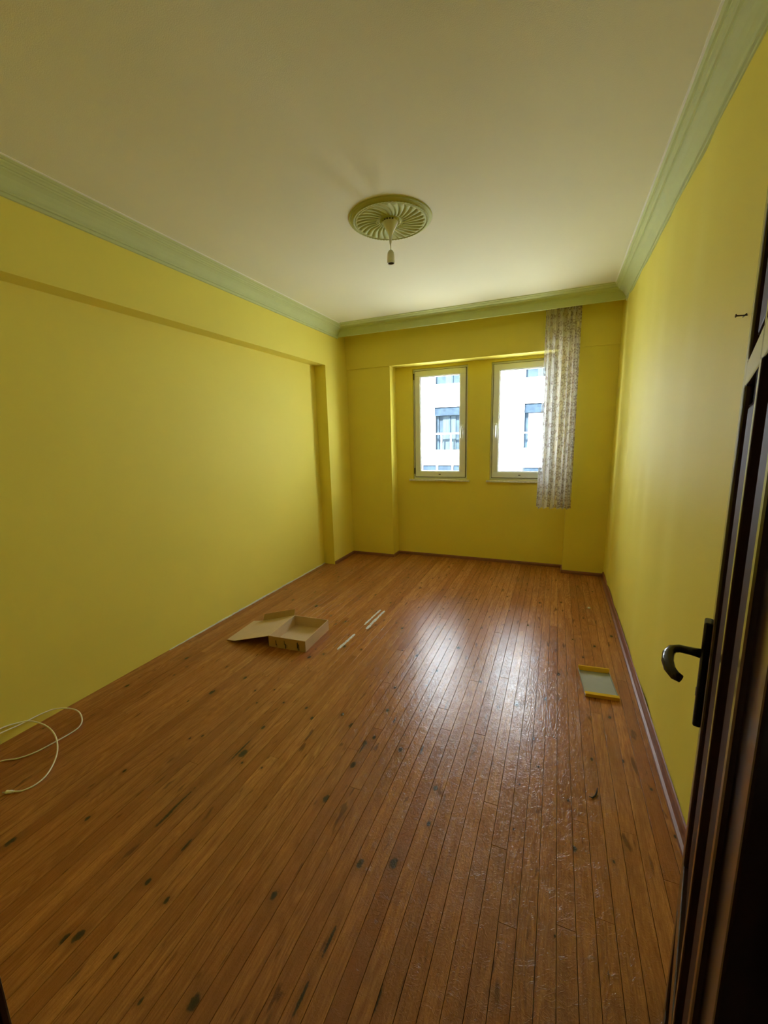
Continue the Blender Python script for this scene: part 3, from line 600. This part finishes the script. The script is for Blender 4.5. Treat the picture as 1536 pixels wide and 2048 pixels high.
bm = B(); tube(bm, [(x-0.2, y-1.65, 0.0035) for x, y in ((0.219, 1.690), (0.215, 1.665), (0.208, 1.645), (0.197, 1.630), (0.184, 1.632))], [0.001, 0.0028, 0.0032, 0.0028, 0.001], 8)
obj('wood_shaving', bm, M_dark, loc=(0.2, 1.65, 0), label='small dark curled shaving on the planks near the right wall', category='shaving')
bm = B(); lathe(bm, [(0.001, 0.0), (0.011, 0.001), (0.013, 0.004), (0.010, 0.010), (0.004, 0.013), (0.001, 0.0132)], 14)
obj('shell_fragment', bm, plain('glossy_pearly_plastic', (0.75, 0.66, 0.52), 0.12), loc=(0.308, 3.654, 0), label='tiny shiny pale cap lying on the floor near the far right corner', category='debris')
bm = B(); tube(bm, [(0.006, 0, 0.0), (-0.006, 0, 0.0), (-0.022, 0.0, 0.001)], 0.0022, 8); tube(bm, [(-0.022, 0, 0.001), (-0.024, 0, 0.001)], [0.005, 0.005], 10); tube(bm, [(-0.002, -0.014, 0.001), (-0.0015, 0.014, -0.002)], 0.0018, 6)
obj('wall_nail', bm, M_bronze, loc=(XR-0.002, 1.602, 1.79), label='small bent nail in the right wall above the door handle', category='nail')

# ------------------------------------------------------------------ street outside: the building across
M_fac = plain('white_render', (0.77, 0.81, 0.86), 0.85, 0.03, 1.0)
M_win = plain('dark_reflective_glazing', (0.028, 0.044, 0.062), 0.5, 0.6, 3.5, spec=0.1)
M_shut = plain('grey_blue_shutter_box', (0.020, 0.033, 0.050), 0.8, 0.8, 9, spec=0.1)
M_curt = plain('pale_curtain_behind_glass', (0.045, 0.062, 0.075), 0.9, 0.5, 3, spec=0.1, stretch=(9, 1, 0.2))
M_rail = plain('white_metal_rail', (0.7, 0.72, 0.72), 0.4)
M_street = plain('pale_street_paving', (0.60, 0.59, 0.56), 0.9)
FY = 18.0
bld = thing('apartment_building', 'white rendered apartment building seen across the street through the windows', 'building', (-3, FY, -9))
def P(bm, name, mat, parent=bld, **k): return obj(name, bm, mat, parent, **k)
ox, oy, oz = -3, FY, -9
def fb(*bs): return boxes(*[(a-ox, b_-ox, c-oy, d-oy, e-oz, f-oz) for a, b_, c, d, e, f in bs])
wins = [(-5.08, -3.55, 0.83, 2.69), (-5.06, -3.6, 3.66, 5.5), (-5.75, -3.55, -1.9, 0.17), (-1.30, 0.2, 0.87, 2.66), (-1.31, 0.2, 3.67, 5.5), (-1.25, 0.2, -1.9, 0.08)]
# wall split around the openings (columns)
xs = [(-50, -5.75), (-5.75, -5.08), (-5.08, -3.55), (-3.55, -1.31), (-1.31, 0.2), (0.2, 50)]
bm = B()
def wb(x0, x1, z0, z1):
    box(bm, x0-ox, x1-ox, 0, 0.35, z0-oz, z1-oz)
for (a, b_) in xs:
    if a == -5.08: hs_ = [(-1.9, 0.17), (0.83, 2.69), (3.66, 5.5)]
    elif a == -5.75: hs_ = [(-1.9, 0.17)]
    elif a == -1.31: hs_ = [(-1.9, 0.08), (0.87, 2.66), (3.67, 5.5)]
    else: hs_ = []
    z = -9
    for (p, q) in hs_: wb(a, b_, z, p); z = q
    wb(a, b_, z, 13)
box(bm, -50-ox, 50-ox, 0.35, 6, 0, 22)
P(bm, 'facade', M_fac)
for n, (x0, x1, z0, z1) in enumerate(wins):
    f = P(fb((x0+0.001, x1-0.001, FY+0.24, FY+0.30, z0+0.001, z1-0.001)), 'window_glazing', M_win)
    bx = z1-0.36
    if z1 < 5: obj('shutter_box', fb((x0+0.02, x1-0.02, FY+0.05, FY+0.24, bx, z1-0.03)), M_shut, f)
    for (u0, u1) in ((0.22, 0.40), (0.46, 0.60)) if n == 0 else (((0.10, 0.55),) if n == 3 else ((0.3, 0.5),)):
        obj('curtain_panel', fb((x0+(x1-x0)*u0, x0+(x1-x0)*u1, FY+0.20, FY+0.235, z0+0.02, bx-0.02)), M_curt if n != 3 else M_fac, f)
    for u in ((0.08, 0.42, 0.72) if n == 0 else (0.5,)):
        xm = x0+(x1-x0)*u; obj('mullion', fb((xm-0.035, xm+0.035, FY+0.18, FY+0.24, z0, bx)), M_rail if n == 2 else M_win, f)
    rzt = {0: 1.55, 3: 1.50}.get(n, None)
    if rzt:
        rb = P(fb((x0-0.12, x1+0.12, FY-0.10, FY-0.04, rzt-0.03, rzt+0.03)), 'balcony_rail', M_rail)
        for k in range(5):
            xm = x0-0.08+(x1-x0+0.16)*k/4; obj('rail_post', fb((xm-0.03, xm+0.03, FY-0.09, FY-0.04, z0, rzt)), M_rail, rb)
for k in range(4):
    xm = -5.66+k*0.70; P(fb((xm-0.035, xm+0.035, FY-0.03, FY+0.2, -1.9, 0.17)), 'white_mullion', M_rail)
obj('unseen_street_pavement', boxes((-55, 55, 5.0, 24, -9.2, -9.0)), M_street, kind='structure')  # street ground out of view, added to bounce light up through the windows
